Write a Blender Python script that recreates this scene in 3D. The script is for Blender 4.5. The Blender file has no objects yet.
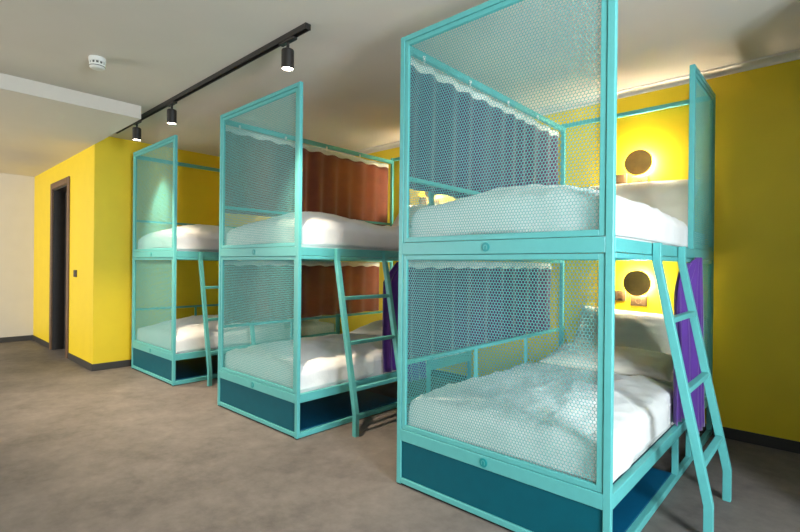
import bpy, bmesh, math, random
from mathutils import Vector, Matrix, noise
random.seed(7)
scene = bpy.context.scene
COL = scene.collection
R = math.radians

# ------------------------------------------------------------------ camera
F_PX = 473.43
YAW, PITCH, ROLL = R(-42.409), R(-0.077), R(0.57)
cam_d = bpy.data.cameras.new('camera')
cam = bpy.data.objects.new('camera', cam_d)
COL.objects.link(cam)
cam_d.sensor_fit = 'HORIZONTAL'
cam_d.sensor_width = 36.0
cam_d.lens = F_PX / 800 * 36.0
fw = Vector((math.sin(YAW) * math.cos(PITCH), math.cos(YAW) * math.cos(PITCH), math.sin(PITCH)))
rt = fw.cross(Vector((0, 0, 1))).normalized()
up = rt.cross(fw)
rt, up = rt * math.cos(ROLL) + up * math.sin(ROLL), -rt * math.sin(ROLL) + up * math.cos(ROLL)
m = Matrix((rt, up, -fw)).transposed().to_4x4()
m.translation = Vector((1.742, -1.894, 1.185))
cam.matrix_world = m
cam_d.clip_start = 0.05
scene.camera = cam

# ------------------------------------------------------------------ world, window light, exposure
scene.view_settings.view_transform = 'Standard'
scene.view_settings.look = 'None'
scene.view_settings.gamma = 1.0
scene.view_settings.exposure = 0.65
scene.view_settings.use_curve_mapping = False
wd = bpy.data.worlds.new('world')
scene.world = wd
wd.use_nodes = True
bg = wd.node_tree.nodes['Background']
bg.inputs[0].default_value = (0.80, 0.88, 1.0, 1)
bg.inputs[1].default_value = 0.6

def area_light(name, loc, direction, sx, sy, power, color):
    d = bpy.data.lights.new(name, 'AREA')
    d.shape = 'RECTANGLE'; d.size = sx; d.size_y = sy
    d.energy = power; d.color = color
    o = bpy.data.objects.new(name, d)
    COL.objects.link(o)
    o.location = loc
    o.rotation_euler = Vector(direction).to_track_quat('-Z', 'Y').to_euler()
    return o

# daylight entering through the window openings of the front and right walls
DAY = (0.97, 0.96, 0.90)
WIN_FRONT = [(-6.9, -5.3), (-4.9, -3.3)]      # x ranges on wall_front
for a, b in WIN_FRONT:
    area_light('daylight_front', ((a + b) / 2, -5.38, 1.5), (0, 1, 0), b - a, 1.5, 80, DAY)
WIN_RIGHT = (-1.75, -0.65)
area_light('daylight_right', (3.78, sum(WIN_RIGHT) / 2, 1.5), (-1, 0, 0), WIN_RIGHT[1] - WIN_RIGHT[0], 1.5, 185, (0.80, 0.92, 1.0))

# ------------------------------------------------------------------ materials
def lin(c):
    return tuple((v / 255 / 12.92) if v / 255 <= 0.04045 else ((v / 255 + 0.055) / 1.055) ** 2.4 for v in c)

def mat(name, rgb, rough=0.5, metal=0.0, noise_scale=None, var=0.08, bump=0.0, bump_scale=None, srgb=True, sheen=0.0, spec=None, detail=4.0):
    c = lin(rgb) if srgb else rgb
    mt = bpy.data.materials.new(name); mt.use_nodes = True
    nt = mt.node_tree; b = nt.nodes['Principled BSDF']
    b.inputs['Base Color'].default_value = (*c, 1)
    b.inputs['Roughness'].default_value = rough
    b.inputs['Metallic'].default_value = metal
    if spec is not None: b.inputs['Specular IOR Level'].default_value = spec
    if sheen: b.inputs['Sheen Weight'].default_value = sheen
    tc = nt.nodes.new('ShaderNodeTexCoord')
    if noise_scale:
        n = nt.nodes.new('ShaderNodeTexNoise'); n.inputs['Scale'].default_value = noise_scale; n.inputs['Detail'].default_value = detail
        nt.links.new(tc.outputs['Object'], n.inputs['Vector'])
        r = nt.nodes.new('ShaderNodeValToRGB')
        r.color_ramp.elements[0].position = 0.3; r.color_ramp.elements[1].position = 0.7
        r.color_ramp.elements[0].color = (*[v * (1 - var) for v in c], 1)
        r.color_ramp.elements[1].color = (*[min(1, v * (1 + var)) for v in c], 1)
        nt.links.new(n.outputs['Fac'], r.inputs['Fac'])
        nt.links.new(r.outputs['Color'], b.inputs['Base Color'])
    if bump:
        n2 = nt.nodes.new('ShaderNodeTexNoise'); n2.inputs['Scale'].default_value = bump_scale or 40; n2.inputs['Detail'].default_value = 3
        nt.links.new(tc.outputs['Object'], n2.inputs['Vector'])
        bp = nt.nodes.new('ShaderNodeBump'); bp.inputs['Strength'].default_value = bump; bp.inputs['Distance'].default_value = 0.01
        nt.links.new(n2.outputs['Fac'], bp.inputs['Height'])
        nt.links.new(bp.outputs['Normal'], b.inputs['Normal'])
    return mt

def emit(name, rgb, strength):
    mt = bpy.data.materials.new(name); mt.use_nodes = True
    b = mt.node_tree.nodes['Principled BSDF']
    b.inputs['Base Color'].default_value = (*rgb, 1)
    b.inputs['Emission Color'].default_value = (*rgb, 1)
    b.inputs['Emission Strength'].default_value = strength
    return mt

M = {}
M['yellow'] = mat('yellow_paint', (234, 202, 28), 0.5, noise_scale=6, var=0.02, bump=0.05, bump_scale=180)
M['white_wall'] = mat('white_wall_paint', (212, 205, 195), 0.7, noise_scale=5, var=0.02, bump=0.04, bump_scale=160)
M['ceiling'] = mat('ceiling_paint', (214, 206, 194), 0.8, noise_scale=2.5, var=0.02, bump=0.03, bump_scale=140)
M['slate'] = mat('light_blocker_grey', (58, 58, 56), 0.7, noise_scale=5, var=0.04)  # dark grey of the added blocker wall, keeps the right corner dim
M['cornice'] = mat('cornice_paint', (222, 214, 204), 0.7, noise_scale=8, var=0.02)
M['base'] = mat('baseboard_vinyl', (52, 49, 47), 0.5, noise_scale=9, var=0.06)
M['teal'] = mat('turquoise_powder_coat', (90, 175, 173), 0.42, noise_scale=30, var=0.03, bump=0.02, bump_scale=300)
M['drawer'] = mat('drawer_board_petrol', (0, 86, 100), 0.6, noise_scale=14, var=0.05, spec=0.2)
M['board'] = mat('underbed_board_blue', (8, 84, 118), 0.35, noise_scale=10, var=0.06)
M['emblem'] = mat('emblem_teal', (0, 140, 142), 0.4, noise_scale=60, var=0.05)
M['dark_gap'] = mat('black_rubber_and_gap_shade', (18, 18, 18), 0.7, noise_scale=20, var=0.1)  # black of pads and pin holes, also of the painted shadow gap
M['sheet'] = mat('white_cotton', (236, 234, 230), 0.85, noise_scale=7, var=0.02, bump=0.5, bump_scale=13, sheen=0.2)
M['pillow'] = mat('pillow_cotton', (234, 226, 208), 0.85, noise_scale=6, var=0.03, bump=0.25, bump_scale=14, sheen=0.2)
M['mattress'] = mat('mattress_ticking', (226, 224, 220), 0.9, noise_scale=20, var=0.03)
M['violet_in'] = mat('violet_curtain_lining', (74, 42, 80), 0.8, noise_scale=8, var=0.1, bump=0.15, bump_scale=30, sheen=0.3)
M['wine_in'] = mat('wine_curtain_lining', (124, 66, 48), 0.8, noise_scale=8, var=0.1, bump=0.15, bump_scale=30, sheen=0.3)
M['purple'] = mat('purple_velvet', (82, 34, 134), 0.75, noise_scale=9, var=0.12, bump=0.15, bump_scale=30, sheen=0.4)
M['tape'] = mat('white_heading_tape', (226, 224, 214), 0.8, noise_scale=30, var=0.05)
M['plastic'] = mat('white_plastic', (226, 225, 218), 0.4, noise_scale=30, var=0.03)
M['slot'] = mat('grey_plastic', (92, 90, 84), 0.5, noise_scale=30, var=0.1)
M['black'] = mat('black_metal', (34, 30, 27), 0.45, noise_scale=25, var=0.1)
M['lampface'] = mat('dark_bronze', (205, 160, 84), 0.5, noise_scale=20, var=0.08)
M['plate'] = mat('dark_bronze_plate', (74, 58, 32), 0.5, noise_scale=20, var=0.06)
M['door'] = mat('dark_stained_wood', (42, 38, 35), 0.5, noise_scale=12, var=0.12)
M['casing'] = mat('brown_wood_casing', (104, 74, 48), 0.45, noise_scale=14, var=0.15)
M['glow'] = emit('warm_led', (1.0, 0.87, 0.66), 240.0)
M['lens'] = emit('spot_lens', (1.0, 0.9, 0.74), 14.0)

def floor_material():
    mt = bpy.data.materials.new('mottled_vinyl_floor'); mt.use_nodes = True
    nt = mt.node_tree; b = nt.nodes['Principled BSDF']
    tc = nt.nodes.new('ShaderNodeTexCoord')
    def nz(s, det, ro):
        n = nt.nodes.new('ShaderNodeTexNoise'); n.inputs['Scale'].default_value = s
        n.inputs['Detail'].default_value = det; n.inputs['Roughness'].default_value = ro
        nt.links.new(tc.outputs['Object'], n.inputs['Vector']); return n
    n1, n2, n3 = nz(2.2, 8, 0.62), nz(11, 8, 0.7), nz(60, 4, 0.6)
    mx = nt.nodes.new('ShaderNodeMix'); mx.data_type = 'FLOAT'; mx.inputs[0].default_value = 0.42
    nt.links.new(n1.outputs['Fac'], mx.inputs[2]); nt.links.new(n2.outputs['Fac'], mx.inputs[3])
    r = nt.nodes.new('ShaderNodeValToRGB'); e = r.color_ramp.elements
    e[0].position = 0.36; e[1].position = 0.64
    e[0].color = (*lin((90, 84, 80)), 1); e[1].color = (*lin((124, 116, 110)), 1)
    nt.links.new(mx.outputs[0], r.inputs['Fac']); nt.links.new(r.outputs['Color'], b.inputs['Base Color'])
    b.inputs['Roughness'].default_value = 0.62
    b.inputs['Specular IOR Level'].default_value = 0.3
    bp = nt.nodes.new('ShaderNodeBump'); bp.inputs['Strength'].default_value = 0.12; bp.inputs['Distance'].default_value = 0.004
    nt.links.new(n3.outputs['Fac'], bp.inputs['Height']); nt.links.new(bp.outputs['Normal'], b.inputs['Normal'])
    return mt
M['floor'] = floor_material()

# ------------------------------------------------------------------ mesh helpers
def bx(bm, x0, x1, y0, y1, z0, z1, bev=0.0):
    vs = [bm.verts.new((x, y, z)) for x in (x0, x1) for y in (y0, y1) for z in (z0, z1)]
    fs = [bm.faces.new([vs[i] for i in f]) for f in ((0, 1, 3, 2), (4, 6, 7, 5), (0, 4, 5, 1), (2, 3, 7, 6), (0, 2, 6, 4), (1, 5, 7, 3))]
    if bev:
        es = list({e for f in fs for e in f.edges})
        bmesh.ops.bevel(bm, geom=es, offset=bev, segments=1, affect='EDGES', profile=0.5)
    return bm

def box(*a, bev=0.0):
    return bx(bmesh.new(), *a, bev=bev)

def prism_xz(bm, pts, y0, y1):
    """extrude an outline in x,z along y"""
    a = [bm.verts.new((x, y0, z)) for x, z in pts]; b = [bm.verts.new((x, y1, z)) for x, z in pts]
    bm.faces.new(a); bm.faces.new(b[::-1])
    n = len(pts)
    for i in range(n): bm.faces.new((a[i], b[i], b[(i + 1) % n], a[(i + 1) % n]))
    bmesh.ops.recalc_face_normals(bm, faces=bm.faces)
    return bm

def lathe(bm, prof, axis='z', seg=32, origin=(0, 0, 0)):
    """profile of (radius, height) turned around an axis"""
    ox, oy, oz = origin; rings = []
    for r, h in prof:
        ring = []
        for i in range(seg):
            a = 2 * math.pi * i / seg; c, s = r * math.cos(a), r * math.sin(a)
            p = (ox + c, oy + s, oz + h) if axis == 'z' else (ox + c, oy + h, oz + s)
            ring.append(bm.verts.new(p))
        rings.append(ring)
    for a, b in zip(rings, rings[1:]):
        for i in range(seg): bm.faces.new((a[i], a[(i + 1) % seg], b[(i + 1) % seg], b[i]))
    bm.faces.new(rings[0][::-1]); bm.faces.new(rings[-1])
    bmesh.ops.recalc_face_normals(bm, faces=bm.faces)
    return bm

def obj(name, bm, material, parent=None, smooth=False):
    me = bpy.data.meshes.new(name)
    bmesh.ops.recalc_face_normals(bm, faces=bm.faces)
    bm.to_mesh(me); bm.free()
    for mm in (material if isinstance(material, (list, tuple)) else [material]): me.materials.append(M[mm])
    if smooth:
        for p in me.polygons: p.use_smooth = True
    o = bpy.data.objects.new(name, me); COL.objects.link(o)
    if parent: o.parent = parent
    return o

def struct(name, bm, material, label=None, parent=None):
    o = obj(name, bm, material, parent)
    if not parent:
        o['kind'] = 'structure'
        if label: o['label'] = label
    return o

def tag(o, label, cat, group=None):
    o['label'] = label; o['category'] = cat
    if group: o['group'] = group
    return o

def thing(name, label, cat, loc=(0, 0, 0), group=None):
    o = bpy.data.objects.new(name, None); COL.objects.link(o)
    o.location = loc; o.empty_display_size = 0.1
    return tag(o, label, cat, group)

def copy_tree(o, parent=None):
    c = o.copy(); COL.objects.link(c); c.parent = parent
    for ch in list(o.children): copy_tree(ch, c)
    return c

# ------------------------------------------------------------------ room
BW, BL, BH = 1.12, 2.09, 2.42            # bunk width, length, height
BEDX = [0.0, -2.035, -4.052]
YW = 2.10                                # face of the back wall
XL, XR, YF = -7.2, 3.6, -5.2
ZC, ZS = 2.585, 2.47                     # ceiling, soffit
XA, YD = -4.20, -0.338                   # alcove wall face, door wall face
XS = -2.83                               # soffit edge

struct('floor', box(XL - .2, XR + .2, YF - .2, YW + .2, -.15, 0), 'floor', 'mottled grey brown vinyl floor')
struct('ceiling', box(XL - .2, XR + .2, YF - .2, YW + .2, ZC, ZC + .15), 'ceiling', 'pale painted ceiling')
struct('ceiling_soffit', box(XL, XS, YF, YD, ZS, ZC), 'ceiling', 'lowered ceiling soffit in front of the door wall')
struct('wall_back', box(XL - .2, XR + .2, YW, YW + .2, 0, ZC), 'yellow', 'yellow wall behind the bunk heads')
struct('wall_left', box(XL - .2, XL, YF - .2, YW, 0, ZC), 'white_wall', 'plain white wall beyond the door')
# alcove side wall and door wall
struct('wall_alcove', box(XA - .18, XA, YD + .18, YW, 0, ZC), 'yellow', 'yellow side wall beside the last bunk')
DX0, DX1, DZ = -6.03, -5.26, 2.16
bm = bmesh.new()
bx(bm, XL, DX0, YD, YD + .18, 0, ZS); bx(bm, DX1, XA, YD, YD + .18, 0, ZS); bx(bm, DX0, DX1, YD, YD + .18, DZ, ZS)
bx(bm, XL, XA, YD + .001, YD + .18, ZS, ZC)
struct('wall_door', bm, 'yellow', 'yellow wall with the dark doorway')
struct('wall_added_blocker', box(1.86, 2.04, .95, YW, 0, ZC), 'slate', 'added dark wall out of view, keeping light off the alcove corner')  # added out of view to block side light and darken the right corner
# right wall with a window, front wall with three windows (behind the viewpoint)
bm = bmesh.new(); a, b = WIN_RIGHT
bx(bm, XR, XR + .2, YF - .2, a, 0, ZC); bx(bm, XR, XR + .2, b, YW, 0, ZC); bx(bm, XR, XR + .2, a, b, 0, .75); bx(bm, XR, XR + .2, a, b, 2.25, ZC)
struct('wall_right', bm, 'white_wall', 'white wall with the side window')
bm = bmesh.new(); x = XL
for a, b in WIN_FRONT:
    bx(bm, x, a, YF - .2, YF, 0, ZC); bx(bm, a, b, YF - .2, YF, 0, .75); bx(bm, a, b, YF - .2, YF, 2.25, ZC); x = b
bx(bm, x, XR, YF - .2, YF, 0, ZC)
struct('wall_front', bm, 'white_wall', 'white wall with the row of windows')
def window(n, a, b, side):
    bm = bmesh.new(); w = .05
    for (p, q, z0, z1) in ((a, a + w, .75, 2.25), (b - w, b, .75, 2.25), (a + w, b - w, .75, .75 + w), (a + w, b - w, 2.25 - w, 2.25), ((a + b) / 2 - w / 2, (a + b) / 2 + w / 2, .75 + w, 2.25 - w)):
        if side == 'front': bx(bm, p, q, YF - .12, YF - .07, z0, z1)
        else: bx(bm, XR + .07, XR + .12, p, q, z0, z1)
    struct('window_%d' % n, bm, 'plastic', 'white window frame')
for i, (a, b) in enumerate(WIN_FRONT): window(i + 1, a, b, 'front')
window(4, *WIN_RIGHT, 'right')
# baseboards
bh, bt = .075, .012
struct('baseboard_back', box(XA + bt, 1.86, YW - bt, YW, 0, bh, bev=.002), 'base', 'dark baseboard of the back wall')
struct('baseboard_alcove', box(XA, XA + bt, YD - bt, YW - bt, 0, bh, bev=.002), 'base', 'dark baseboard of the alcove wall')
struct('baseboard_door', box(-5.17, XA, YD - bt, YD, 0, bh, bev=.002), 'base', 'dark baseboard right of the doorway')
struct('baseboard_hall', box(XL + bt, -6.12, YD - bt, YD, 0, bh, bev=.002), 'base', 'dark baseboard left of the doorway')
struct('baseboard_left', box(XL, XL + bt, YF, YD, 0, bh, bev=.002), 'base', 'dark baseboard of the white wall')
# cove cornice along the back wall
bm = bmesh.new()
cp = [(YW, ZC), (YW - .075, ZC), (YW - .075, ZC - .010)]
for k in range(7):
    a = math.pi / 2 * k / 6
    cp.append((YW - .070 + .062 * math.sin(a) , ZC - .012 - .026 * (1 - math.cos(a))))
cp += [(YW - .008, ZC - .042), (YW, ZC - .042)]
va = [bm.verts.new((XA, y, z)) for y, z in cp]; vb = [bm.verts.new((XR, y, z)) for y, z in cp]
bm.faces.new(va); bm.faces.new(vb[::-1])
for i in range(len(cp)): bm.faces.new((va[i], vb[i], vb[(i + 1) % len(cp)], va[(i + 1) % len(cp)]))
struct('trim_1', bm, 'cornice', 'white cove moulding above the yellow wall')
# doorway: casing, jambs, leaf
bm = bmesh.new()
cw = .08
bx(bm, DX0 - cw, DX0, YD - .018, YD, 0, DZ + cw, bev=.003); bx(bm, DX1, DX1 + cw, YD - .018, YD, 0, DZ + cw, bev=.003); bx(bm, DX0, DX1, YD - .018, YD, DZ, DZ + cw, bev=.003)
door = struct('door_1', bm, 'casing', 'dark doorway with brown wooden casing in the yellow wall')
bm = bmesh.new()
bx(bm, DX0, DX0 + .02, YD, YD + .18, 0, DZ - .02); bx(bm, DX1 - .02, DX1, YD, YD + .18, 0, DZ - .02); bx(bm, DX0, DX1, YD, YD + .18, DZ - .02, DZ)
obj('jamb', bm, 'door', door)
bm = bmesh.new(); bx(bm, DX0 + .022, DX1 - .022, YD + .13, YD + .17, .008, DZ - .024, bev=.002)
bx(bm, DX0 + .12, DX1 - .12, YD + .124, YD + .131, 1.15, DZ - .14, bev=.002); bx(bm, DX0 + .12, DX1 - .12, YD + .124, YD + .131, .14, 1.0, bev=.002)
leaf = obj('door_leaf', bm, 'door', door)
bm = bmesh.new(); lathe(bm, [(.022, 0), (.022, .01), (.009, .012), (.009, .045)], 'y', 16, (DX1 - .08, YD + .085, 1.05)); bx(bm, DX1 - .19, DX1 - .07, YD + .075, YD + .09, 1.04, 1.06, bev=.003)
obj('handle', bm, 'black', leaf)

# ------------------------------------------------------------------ perforated sheet
def perforated(x0, x1, z0, z1, pitch=.015, hole=.0128, th=.0016):
    """sheet with staggered rows of round holes, in the x,z plane around y=0: one hexagonal cell for each hole"""
    rp = pitch * math.sqrt(3) / 2
    nc = int((x1 - x0) / pitch); nr = int((z1 - z0) / rp)
    ro, ri = pitch / math.sqrt(3), hole / 2 / math.cos(math.pi / 6)
    ox = (x0 + x1) / 2 - (nc - .5) * pitch / 2; oz = (z0 + z1) / 2 - (nr - 1) * rp / 2
    verts, faces, idx = [], [], {}
    def vid(x, y, z):
        k = (round(x * 20000), round(y * 20000), round(z * 20000))
        if k not in idx: idx[k] = len(verts); verts.append((x, y, z))
        return idx[k]
    ang = [math.pi / 6 + i * math.pi / 3 for i in range(6)]
    cs = [(math.cos(a), math.sin(a)) for a in ang]
    h = th / 2
    for r in range(nr):
        for c in range(nc):
            cx = ox + c * pitch + (pitch / 2 if r % 2 else 0); cz = oz + r * rp
            of = [vid(cx + ro * a, -h, cz + ro * b) for a, b in cs]; ob = [vid(cx + ro * a, h, cz + ro * b) for a, b in cs]
            n = len(verts)
            for a, b in cs: verts.append((cx + ri * a, -h, cz + ri * b))
            for a, b in cs: verts.append((cx + ri * a, h, cz + ri * b))
            for i in range(6):
                j = (i + 1) % 6
                faces.append((of[i], of[j], n + j, n + i))
                faces.append((ob[j], ob[i], n + 6 + i, n + 6 + j))
                faces.append((n + i, n + j, n + 6 + j, n + 6 + i))
    # plain margin round the holes, lapped behind the frame
    def strip(a, b, c, d):
        n = len(verts)
        for (x, z) in ((a, c), (b, c), (b, d), (a, d)): verts.append((x, -h, z))
        for (x, z) in ((a, c), (b, c), (b, d), (a, d)): verts.append((x, h, z))
        faces.append((n, n + 1, n + 2, n + 3)); faces.append((n + 7, n + 6, n + 5, n + 4))
    gx0, gx1 = ox - pitch / 2, ox + (nc - .5) * pitch + pitch / 2; gz0, gz1 = oz - ro, oz + (nr - 1) * rp + ro
    if gx0 > x0: strip(x0 - .004, gx0 + .001, z0, z1)
    if gx1 < x1: strip(gx1 - .001, x1 + .004, z0, z1)
    if gz0 > z0: strip(x0, x1, z0 - .004, gz0 + .001)
    if gz1 < z1: strip(x0, x1, gz1 - .001, z1 + .004)
    me = bpy.data.meshes.new('mesh_panel')
    me.from_pydata(verts, [], faces); me.update()
    me.materials.append(M['teal'])
    return me

# ------------------------------------------------------------------ bunk bed
T = .030
ZR = dict(bot=(.012, .040), low=(.240, .302), mid=(1.242, 1.306), top=(2.392, BH))
def mesh_frame(root, x0, x1, z0, z1, plane, along):
    """framed perforated panel; along='x' lies in x,z at y=plane, along='y' lies in y,z at x=plane"""
    w, t = .024, .018; bm = bmesh.new(); g = .0025
    x0 += g; x1 -= g; z0 += g; z1 -= g
    for a, b, c, d in ((x0, x0 + w, z0, z1), (x1 - w, x1, z0, z1), (x0 + w, x1 - w, z0, z0 + w), (x0 + w, x1 - w, z1 - w, z1)):
        if along == 'x': bx(bm, a, b, plane - t / 2, plane + t / 2, c, d, bev=.0015)
        else: bx(bm, plane - t / 2, plane + t / 2, a, b, c, d, bev=.0015)
    fr = obj('mesh_frame', bm, 'teal', root)
    me = perforated(x0 + w, x1 - w, z0 + w, z1 - w)
    o = bpy.data.objects.new('mesh_panel', me); COL.objects.link(o); o.parent = fr
    if along == 'x': o.location = (0, plane, 0)
    else: o.rotation_euler = (0, 0, math.pi / 2); o.location = (plane, 0, 0)
    return fr

def emblem(parent, x, z):
    """round badge with an arched mark, on the rail face"""
    bm = bmesh.new(); lathe(bm, [(.019, 0), (.021, .001), (.021, .002), (.019, .003)], 'y', 28, (x, -.0035, z))
    n0 = len(bm.faces)
    y0, y1 = -.0015, -.0005
    for sx in (-1, 1): bx(bm, x + sx * .0075 - .0016, x + sx * .0075 + .0016, y0 - .003, y1 - .002, z - .010, z + .002)
    for k in range(8):                                     # arch over the two uprights
        a0, a1 = math.pi * k / 8, math.pi * (k + 1) / 8
        vs = []
        for yy in (y0 - .003, y1 - .002):
            for rr, aa in ((.0059, a0), (.0091, a0), (.0091, a1), (.0059, a1)): vs.append(bm.verts.new((x + rr * math.cos(aa), yy, z + .002 + rr * math.sin(aa))))
        for f in ((0, 1, 2, 3), (7, 6, 5, 4), (0, 4, 5, 1), (1, 5, 6, 2), (2, 6, 7, 3), (3, 7, 4, 0)): bm.faces.new([vs[q] for q in f])
    bm.faces.ensure_lookup_table()
    for f in bm.faces[n0:]: f.material_index = 1
    e = obj('emblem', bm, ['emblem', 'teal'], parent)

def make_bed():
    root = thing('bunk_bed', '', 'bunk bed')
    # foot end
    for x in (0, BW - T): obj('foot_post', box(x, x + T, 0, .026, .006, BH, bev=.002), 'teal', root)
    for x in (.004, BW - T + .004): obj('foot_pad', box(x, x + .022, .003, .023, 0, .006), 'dark_gap', root)
    for k in ('bot', 'low', 'mid', 'top'):
        rl = obj('foot_rail', box(T, BW - T, .0, .026, *ZR[k], bev=.002), 'teal', root)
        if k in ('low', 'mid'):
            emblem(rl, .55, sum(ZR[k]) / 2)
    obj('gap_shade_strip', box(T, BW - T, .008, .020, .002, .012), 'dark_gap', root)  # dark strip standing in for the shadow line beneath the bottom rail
    obj('drawer_front', box(T + .002, BW - T - .002, .008, .022, ZR['bot'][1] + .002, ZR['low'][0] - .003, bev=.001), 'drawer', root)
    mesh_frame(root, T, BW - T, ZR['low'][1], ZR['mid'][0], .013, 'x')
    mesh_frame(root, T, BW - T, ZR['mid'][1], ZR['top'][0], .013, 'x')
    # head end: posts against the wall and rails between them
    obj('head_post', box(0, T, BL - T, BL, .006, BH, bev=.002), 'teal', root)
    obj('head_post', box(BW - T, BW, BL - T, BL, .006, BH, bev=.002), 'teal', root)
    for z0, z1 in ((.24, .302), (1.242, 1.306), (2.384, 2.416)):
        obj('head_rail', box(T, BW - T, BL - .026, BL, z0, z1, bev=.002), 'teal', root)
    # long sides
    for sx in (0, 1):
        xa, xb = (0, T) if sx == 0 else (BW - T, BW)
        y0, y1 = .026, BL - T
        ye = y1 if sx == 0 else 1.412
        obj('side_rail', box(xa, xb, y0, ye, 1.246, 1.302, bev=.002), 'teal', root)
        lx = (xa - .003, xb) if sx == 0 else (xa, xb + .003)
        obj('rail_lip', box(*lx, y0, ye, 1.221, 1.243, bev=.002), 'teal', root)
        obj('side_rail', box(xa, xb, y0, ye, .243, .302, bev=.002), 'teal', root)
        obj('bottom_rail', box(xa, xb, y0, ye, .006, .042, bev=.002), 'teal', root)
        obj('middle_post', box(xa, xb, 1.07, 1.10, .042, .243, bev=.002), 'teal', root)
    # platforms and under-bed board
    for z in (.262, 1.262): obj('bed_base', box(T, BW - T, .03, BL - T, z, z + .018), 'board', root)
    obj('underbed_board', box(T, BW - T, .026, 1.07, .030, .048), 'board', root)
    # guard rails and curtain rail on the curtain side
    for z in (1.642, .650):
        gr = obj('guard_rail', box(.034, .056, .026, BL - T, z, z + .022, bev=.002), 'teal', root)
        for y in (.70, 1.375): obj('guard_upright', box(.036, .054, y - .011, y + .011, z - .345, z, bev=.002), 'teal', gr)
        for y in (.045, .075):
            bmx = bmesh.new(); lathe(bmx, [(.004, 0), (.004, .002)], 'y', 10, (0, 0, 0))
            b_ = obj('bolt', bmx, 'emblem', gr); b_.rotation_euler = (0, 0, math.pi / 2); b_.location = (.058, y, z + .011)
    obj('curtain_rail', box(0, .026, .026, BL - T, 2.352, 2.392, bev=.002), 'teal', root)
    # head-side privacy panel
    obj('panel_post', box(BW - T, BW, 1.412, 1.442, .006, BH, bev=.002), 'teal', root)
    for z0, z1 in ((.006, .042), (.243, .302), (1.242, 1.306), (2.392, BH)):
        obj('panel_rail', box(BW - T, BW, 1.442, BL - T, z0, z1, bev=.002), 'teal', root)
    mesh_frame(root, 1.442, BL - T, .302, 1.242, BW - .013, 'y')
    mesh_frame(root, 1.442, BL - T, 1.306, 2.392, BW - .013, 'y')
    return root

bed0 = make_bed()
beds = [bed0] + [copy_tree(bed0) for _ in range(2)]
for b, x, lab in zip(beds, BEDX, (
        'turquoise metal bunk bed farthest from the door, with violet-lined curtains inside its mesh end',
        'middle turquoise metal bunk bed of the row of three, with brown-lined curtains',
        'turquoise metal bunk bed without curtains, beside the yellow alcove wall')):
    b.location = (x, 0, 0); tag(b, lab, 'bunk bed', 'row of three turquoise bunk beds')

# ------------------------------------------------------------------ ladders
def make_ladder():
    root = thing('ladder', '', 'ladder')
    w = .034
    # outline of a stile in x,z: vertical head against the side rail, slanted run, upright foot
    a = [(BW + .004, 1.302), (BW + .004, 1.205), (1.335, .150), (1.335, 0.0)]
    b = [(1.335 + w + .002, 0.0), (1.335 + w + .002, .157), (BW + .004 + w, 1.212), (BW + .004 + w, 1.302)]
    for y in (.520, 1.012):
        bm = bmesh.new(); prism_xz(bm, a + b, y, y + .034)
        bmesh.ops.bevel(bm, geom=list(bm.edges), offset=.002, segments=1, affect='EDGES')
        st = obj('stile', bm, 'teal', root)
    for z in (.945, .630, .315):
        t = (1.205 - z) / (1.205 - .150); x = BW + .004 + (1.335 - BW - .004) * t
        bm = bmesh.new(); bx(bm, x + .002, x + .034, .554, 1.012, z - .013, z + .013, bev=.003)
        obj('rung', bm, 'teal', root)
    return root
lad0 = make_ladder()
lads = [lad0] + [copy_tree(lad0) for _ in range(2)]
for l, x, lab in zip(lads, BEDX, (
        'turquoise ladder leaning on the bunk bed farthest from the door',
        'turquoise ladder leaning on the middle bunk bed',
        'turquoise ladder leaning on the bunk bed beside the alcove wall')):
    l.location = (x, {0: 0, 1: -.215, 2: -.285}[BEDX.index(x)], 0); tag(l, lab, 'ladder', 'ladders of the bunk beds')

# ------------------------------------------------------------------ bedding
def mattress(x, z, lab):
    bm = box(.062, 1.075, .045, 2.045, 0, .15)
    bmesh.ops.bevel(bm, geom=list(bm.edges), offset=.03, segments=4, affect='EDGES', profile=.6)
    o = obj('mattress', bm, 'mattress', smooth=True); o.location = (x, 0, z)
    pb = bmesh.new(); pts = []
    for zz in (.012, .136):
        bx(pb, .0585, .0625, .09, 2.0, zz, zz + .004); bx(pb, 1.0745, 1.0785, .09, 2.0, zz, zz + .004)
    obj('piping', pb, 'sheet', o)
    return tag(o, lab, 'mattress', 'bunk mattresses')

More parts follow.
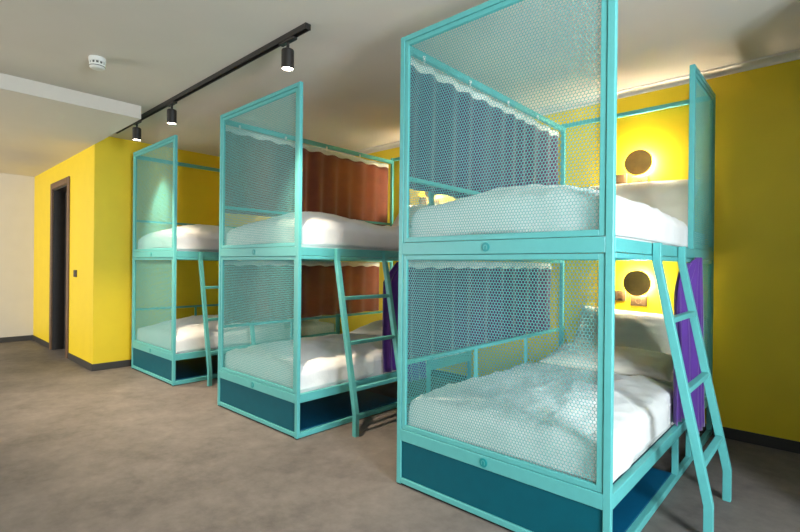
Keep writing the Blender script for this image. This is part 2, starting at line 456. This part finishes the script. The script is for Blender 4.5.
def duvet(x, z, seed, lab, puff=.05, hump=(.5, .5, .0), y1=1.62, amp=.012):
    """quilt lying on the mattress: rounded top that hangs over both sides and the foot"""
    bm = bmesh.new()
    xa, xb, ya = .052, 1.088, .036
    top, drop, r = .165, .155, .045
    nx, ny = 76, 84
    cx, hx = (xa + xb) / 2, (xb - xa) / 2
    def prof(p, half):              # arc-length coordinate -> (offset, drop)
        s = 1 if p >= 0 else -1; p = abs(p); fl = half - r; q = r * math.pi / 2
        if p <= fl: return s * p, 0
        if p <= fl + q:
            a = (p - fl) / r; return s * (fl + r * math.sin(a)), r * (1 - math.cos(a))
        return s * half, r + (p - fl - q)
    tot = hx - r + r * math.pi / 2 + (drop - r)
    ly = (y1 - ya)
    grid = []
    for i in range(nx + 1):
        row = []
        p = -tot + 2 * tot * i / nx
        for j in range(ny + 1):
            totl = ly - r + r * math.pi / 2 + (drop - r)
            q = -totl + totl * j / ny
            ox, dx = prof(p, hx); oy, dy = prof(q, ly)
            X, Y = cx + ox, y1 + oy
            d = max(dx, dy)
            u, v = (X - xa) / (xb - xa), (Y - ya) / ly
            edge = max(0, min(1, 4 * min(u, 1 - u))) ** .6 * max(0, min(1, 5 * v)) ** .6
            n1 = noise.fractal(Vector((X * 2.2 + seed, Y * 1.6, seed * 1.7)), 1.0, 2.0, 4)
            n2 = noise.noise(Vector((X * 9 + Y * 5 + seed, Y * 3 - X * 2, seed)))
            Z = top - d + puff * edge
            Z += hump[2] * math.exp(-((X - hump[0]) / .34) ** 2 - ((Y - hump[1]) / .42) ** 2)
            Z += (n1 * amp * 1.6 + n2 * amp * .5) * (1 if d < .01 else max(0, 1 - d / .14))
            if d < .06:               # creases running out from the rumpled middle
                w3 = noise.noise(Vector((X * 5.5 + Y * 4.0 + .35 * n1, Y * 1.3 - X * 1.9, seed + 8)))
                w4 = noise.noise(Vector((X * 10 - Y * 7.0 + n1, Y * 2.5 + X * 2.2, seed + 2)))
                Z += .009 * (max(0, 1 - abs(w3) * 5) - .3) * (1 - d / .06) + .005 * (max(0, 1 - abs(w4) * 4) - .3) * (1 - d / .06)
            if d > .02:               # soft folds along the hanging sides
                k = min(1, d / .1) * .014
                if dx >= dy: X += (1 if ox > 0 else -1) * (k * noise.noise(Vector((Y * 7, seed, d * 4))) + .006)
                else: Y += k * .7 * noise.noise(Vector((X * 7, seed + 3, d * 4)))
            Y = max(Y, .030)
            Z = max(Z, .004)
            X = max(.060, min(1.106, X)) if Z < .03 else max(.060, min(1.112, X))
            if Y > (1.0, .76, 9)[BEDX.index(x)] and z < 1: X = min(X, 1.074)
            row.append(bm.verts.new((X, Y, Z)))
        grid.append(row)
    for i in range(nx):
        for j in range(ny): bm.faces.new((grid[i][j], grid[i + 1][j], grid[i + 1][j + 1], grid[i][j + 1]))
    bmesh.ops.recalc_face_normals(bm, faces=bm.faces)
    bmesh.ops.solidify(bm, geom=list(bm.faces), thickness=.008)
    o = obj('duvet', bm, 'sheet', smooth=True); o.location = (x, 0, z)
    return tag(o, lab, 'duvet', 'white duvets')

def pillow(loc, rot, size, seed, lab, material='pillow'):
    w, h, t = size; n = 26; bm = bmesh.new()
    def layer(s):
        g = []
        for i in range(n + 1):
            row = []
            for j in range(n + 1):
                u, v = -1 + 2 * i / n, -1 + 2 * j / n
                e = max(0, (1 - abs(u) ** 3.2)) ** .55 * max(0, (1 - abs(v) ** 3.2)) ** .55
                k = 1 - .06 * (u * u * (1 - v * v) + v * v * (1 - u * u))       # sides pulled in between the corners
                nn = noise.noise(Vector((u * 2.2 + seed, v * 2.2, s + seed))) * .012 + noise.noise(Vector((u * 6, v * 5 + seed, s))) * .005
                row.append(bm.verts.new((u * w / 2 * k, v * h / 2 * k, s * (t / 2 * e + .003) + nn * e)))
            g.append(row)
        for i in range(n):
            for j in range(n): bm.faces.new((g[i][j], g[i + 1][j], g[i + 1][j + 1], g[i][j + 1]))
        return g
    a, b = layer(1), layer(-1)
    ring = [(i, 0) for i in range(n)] + [(n, j) for j in range(n)] + [(i, n) for i in range(n, 0, -1)] + [(0, j) for j in range(n, 0, -1)]
    for p, q in zip(ring, ring[1:] + ring[:1]):
        bm.faces.new((a[p[0]][p[1]], a[q[0]][q[1]], b[q[0]][q[1]], b[p[0]][p[1]]))
    o = obj('pillow', bm, material, smooth=True)
    o.location = loc; o.rotation_euler = rot
    return tag(o, lab, 'pillow', 'pillows on the bunks')

BUNK = ('of the bunk far from the door', 'of the middle bunk', 'of the bunk by the alcove wall')
DV = {(0, 1): dict(puff=.06, hump=(.52, .45, .075)), (0, 0): dict(puff=.035, hump=(.75, .6, .04)),
      (1, 1): dict(puff=.06, hump=(.6, .5, .085)), (1, 0): dict(puff=.04, hump=(.6, .6, .03)),
      (2, 1): dict(puff=.07, hump=(.6, .5, .085)), (2, 0): dict(puff=.06, hump=(.5, .6, .05))}
for i, x in enumerate(BEDX):
    for lv, z, nm in ((1, 1.2805, 'upper bed '), (0, .2805, 'lower bed ')):
        zz = z + .001
        mattress(x, zz, 'white mattress on the ' + nm + BUNK[i])
        duvet(x, zz + .022, 3.1 * i + 1.7 * lv + 1, 'white rumpled duvet on the ' + nm + BUNK[i], y1=1.40 if lv else 1.28, **DV[(i, lv)])
        zt = zz + .15
        # big pillow propped against the wall, second one flat in front
        pillow((x + .62, 1.925, zt + (.222 if lv else .228)), (R(54), R(2), 0), (.86, .46 if lv else .47, .16), 5 * i + lv, 'cream pillow propped on the wall, ' + nm + BUNK[i])
        if lv == 0:
            pillow((x + .60, 1.520, zt + .110), (R(10), 0, R(2)), (.84, .44, .13), 9 * i + lv + 2, 'cream pillow lying flat, ' + nm + BUNK[i])

# ------------------------------------------------------------------ curtains
def curtain(x, y0, y1, ztop, zbot, seed, mats, lab, gliders, bulge=0.0):
    """pleated cloth hanging in the y,z plane at x; first material faces the bunk, second faces out"""
    ny, nz = 150, 14; th = .0035
    L = y1 - y0; npl = L / .19
    def off(y, t):
        ph = 2 * math.pi * npl * (y - y0) / L
        ph += 3.4 * noise.noise(Vector((y * 2.3, seed, 0)))
        a = (.013 + .014 * t) * (.65 + .6 * noise.noise(Vector((y * 1.7, seed + 5, t * .6))))
        return a * math.sin(ph + .5 * t) + .006 * noise.noise(Vector((y * 6, t * 2, seed))) - bulge * math.exp(-((y - y0) / .12) ** 2) * math.sin(math.pi * min(1, t * .8))
    def build(za, zb, rows, dx, twosided, tt):
        bm = bmesh.new(); G = []
        for s in (1, -1):
            g = []
            for k in range(rows + 1):
                row = []
                for i in range(ny + 1):
                    y = y0 + L * i / ny
                    wav = .012 * noise.noise(Vector((y * 5, seed, 9))) if twosided else .006 * math.sin(2 * math.pi * npl * (y - y0) / L)
                    zlow = zb + wav
                    z = za + (zlow - za) * k / rows
                    t = (ztop - z) / (ztop - zbot)
                    row.append(bm.verts.new((x + off(y, t) + s * tt / 2 + dx, y, z)))
                g.append(row)
            for k in range(rows):
                for i in range(ny):
                    f = bm.faces.new((g[k][i], g[k + 1][i], g[k + 1][i + 1], g[k][i + 1]))
                    if twosided and s < 0: f.material_index = 1
            G.append(g)
        a, b = G
        for k in range(rows):
            for i in (0, ny): bm.faces.new((a[k][i], a[k + 1][i], b[k + 1][i], b[k][i]))
        for i in range(ny):
            for k in (0, rows): bm.faces.new((a[k][i], a[k][i + 1], b[k][i + 1], b[k][i]))
        return bm
    root = thing('curtain', lab, 'curtain', group='side curtains of the bunks')
    obj('cloth', build(ztop - .03, zbot, nz, 0, True, th), list(mats), root, smooth=True)
    obj('heading_tape', build(ztop + .002, ztop - .042, 2, 0, False, th + .006), 'tape', root, smooth=True)
    if gliders:
        for y in gliders:
            bm = bmesh.new(); bx(bm, -.006, .006, -.009, .009, -.012, .012, bev=.003); bx(bm, -.003, .003, -.003, .003, -.03, -.012)
            g = obj('glider', bm, 'plastic', root); g.location = (x + .051, y, 2.352)
    return root
for i, (mi, words) in enumerate((('violet_in', 'violet'), ('wine_in', 'brown'))):
    x = BEDX[i]
    curtain(x - .015, .045, 2.035, 2.343, 1.615, 11 + i, (mi, 'purple'), '%s pleated curtain hanging from the top rail %s' % (words, BUNK[i]), (.16, .62, 1.10, 1.55), bulge=.02 if i else 0)
    curtain(x - .002, .045, 1.90, 1.214, .655 if i == 0 else .672, 21 + i, (mi, 'purple'), '%s pleated curtain beside the lower bed %s' % (words, BUNK[i]), None)

def drape(bx_, seed, lab):
    """curtain gathered at the head of the lower bunk, folded round the panel post"""
    ny, nz = 70, 22; bm = bmesh.new(); G = []
    for s in (1, -1):
        g = []
        for k in range(nz + 1):
            t = k / nz; row = []
            yl = 1.075 - .015 * math.sin(math.pi * t) if t > .16 else 1.22 - .145 * (t / .16)
            yr = 1.46 + .10 * t
            for i in range(ny + 1):
                u = i / ny; y = yl + (yr - yl) * u
                ramp = max(0, min(1, (y - 1.19) / .15)); ramp = ramp * ramp * (3 - 2 * ramp)
                zb = .312 - (.11 if ramp > .97 else 0); zt_ = 1.214 + .036 * max(0, ramp * 4 - 3); z = zt_ + (zb - zt_) * t
                xx = 1.100 + .051 * ramp + (.009 + .006 * t) * math.sin(u * 2 * math.pi * 5 + seed) + .006 * noise.noise(Vector((u * 4, t * 3, seed)))
                row.append(bm.verts.new((bx_ + xx + s * .002, y, z)))
            g.append(row)
        for k in range(nz):
            for i in range(ny): bm.faces.new((g[k][i], g[k + 1][i], g[k + 1][i + 1], g[k][i + 1]))
        G.append(g)
    a, b = G
    for k in range(nz):
        for i in (0, ny): bm.faces.new((a[k][i], a[k + 1][i], b[k + 1][i], b[k][i]))
    for i in range(ny):
        for k in (0, nz): bm.faces.new((a[k][i], a[k][i + 1], b[k][i + 1], b[k][i]))
    o = obj('gathered_curtain', bm, 'purple', smooth=True)
    return tag(o, lab, 'curtain', 'gathered purple curtains')
drape(BEDX[0], 1.0, 'gathered purple curtain behind the ladder ' + BUNK[0])
drape(BEDX[1], 2.3, 'gathered purple curtain behind the ladder ' + BUNK[1]).location.y = -.235

# ------------------------------------------------------------------ wall lamps and plates
def make_lamp():
    root = thing('wall_lamp', '', 'lamp')
    bm = bmesh.new(); lathe(bm, [(.055, 0), (.055, -.012)], 'y', 40); obj('wall_plate', bm, 'plate', root, smooth=False)
    bm = bmesh.new(); lathe(bm, [(.062, -.012), (.062, -.052)], 'y', 48); obj('light_ring', bm, 'glow', root)
    bm = bmesh.new(); lathe(bm, [(.097, -.052), (.100, -.055), (.100, -.066), (.097, -.070), (.05, -.072)], 'y', 56); obj('disc_shade', bm, 'lampface', root)
    return root
def make_plate():
    root = thing('wall_socket', '', 'socket')
    obj('cover_plate', box(-.06, .06, -.010, 0, -.041, .041, bev=.003), 'plate', root)
    bm = bmesh.new(); lathe(bm, [(.026, -.0102), (.026, -.013), (.021, -.0135), (.020, -.011)], 'y', 28); obj('socket_ring', bm, 'plate', root)
    bm = bmesh.new()
    for s in (-1, 1): lathe(bm, [(.0035, -.0112), (.0035, -.0118)], 'y', 10, (s * .0095, 0, 0))
    obj('pin_hole', bm, 'dark_gap', root)
    return root
def make_switch():
    root = thing('light_switch', '', 'switch')
    obj('cover_plate', box(-.06, .06, -.010, 0, -.041, .041, bev=.003), 'plate', root)
    for s in (-1, 1): obj('rocker', box(s * .023 - .02, s * .023 + .02, -.014, -.0102, -.027, .027, bev=.0015), 'plate', root)
    return root
lamp0, plate0, sw0 = make_lamp(), make_plate(), make_switch()
first = True
for i, x in enumerate(BEDX):
    for lz, nm in ((2.006, 'upper bed '), (1.073, 'lower bed ')):
        l = lamp0 if first else copy_tree(lamp0); p = plate0 if first else copy_tree(plate0); s = sw0 if first else copy_tree(sw0)
        first = False
        l.location = (x + .628, YW, lz - .008); p.location = (x + .627, YW, lz - .146); s.location = (x + .472, YW, lz - .113)
        tag(l, 'round bronze wall lamp over the ' + nm + BUNK[i], 'lamp', 'round reading lamps')
        tag(p, 'bronze socket plate under lamp of ' + nm + BUNK[i], 'socket', 'bronze socket plates')
        tag(s, 'bronze switch plate under lamp of ' + nm + BUNK[i], 'switch', 'bronze switch plates')

# switch beside the door
s = thing('light_switch', 'small dark switch plate on the yellow wall beside the doorway', 'switch', (-4.90, YD, 1.05))
obj('cover_plate', box(-.06, .06, -.010, 0, -.042, .042, bev=.003), 'plate', s)
obj('rocker', box(-.030, .030, -.014, -.0102, -.028, .028, bev=.0015), 'black', s)

# ------------------------------------------------------------------ ceiling track and spotlights
TY = -.232
tr = thing('track_rail', 'long black ceiling track running above the bunk feet', 'track', (0, TY, ZC))
bm = bmesh.new()
for a, b in ((-.018, -.012), (.012, .018)): bx(bm, -3.86, -.52, a, b, -.034, 0, bev=.001)
bx(bm, -3.86, -.52, -.012, .012, -.010, 0)
obj('channel', bm, 'black', tr)
for x in (-3.86, -.52): obj('end_cap', box(x - .004, x + .004, -.019, .019, -.035, 0, bev=.001), 'black', tr)
for i, (x, lab) in enumerate(((-.72, 'black cylinder spotlight at the end of the track beside the middle bunk bed'),
                              (-2.43, 'middle black cylinder spotlight of the ceiling track'),
                              (-3.25, 'black cylinder spotlight of the track in front of the bunk beside the alcove wall'))):
    sp = thing('track_spotlight', lab, 'spotlight', (x, TY, ZC - .035), 'spotlights on the ceiling track')
    obj('adapter', box(-.075, .075, -.016, .016, -.016, 0, bev=.002), 'black', sp)
    bm = bmesh.new(); lathe(bm, [(.009, -.016), (.009, -.058)], 'z', 16); obj('stem', bm, 'black', sp)
    bm = bmesh.new(); lathe(bm, [(.030, -.056), (.036, -.060), (.038, -.066), (.038, -.176), (.035, -.176), (.035, -.160)], 'z', 36)
    obj('can', bm, 'black', sp)
    bm = bmesh.new(); lathe(bm, [(.033, -.166), (.033, -.172)], 'z', 28); obj('lens', bm, 'lens', sp)
    d = bpy.data.lights.new('spot_beam', 'SPOT'); d.energy = 140; d.color = (1.0, .82, .60); d.spot_size = R(80); d.spot_blend = .8; d.shadow_soft_size = .03
    lo = bpy.data.objects.new('spot_beam', d); COL.objects.link(lo); lo.parent = sp; lo.location = (0, 0, -.18)

# ------------------------------------------------------------------ smoke detector
sd = thing('smoke_detector', 'round white smoke detector with slotted ring on the ceiling', 'detector', (-1.99, -.905, ZC))
bm = bmesh.new(); lathe(bm, [(.050, 0), (.052, -.004), (.052, -.026), (.048, -.030)], 'z', 40); obj('base', bm, 'plastic', sd)
bm = bmesh.new(); lathe(bm, [(.043, -.030), (.043, -.046)], 'z', 40); obj('sensor_ring', bm, 'slot', sd)
for k in range(12):
    a = 2 * math.pi * k / 12; bm = bmesh.new(); bx(bm, -.004, .004, -.004, .004, -.047, -.029)
    o = obj('fin', bm, 'plastic', sd); o.location = (.044 * math.cos(a), .044 * math.sin(a), 0); o.rotation_euler = (0, 0, a)
bm = bmesh.new(); lathe(bm, [(.047, -.046), (.048, -.050), (.047, -.066), (.038, -.074), (.02, -.077)], 'z', 40); obj('cap', bm, 'plastic', sd)
bm = bmesh.new(); lathe(bm, [(.0485, -.058), (.0485, -.063)], 'z', 40); obj('vent_band', bm, 'slot', sd)
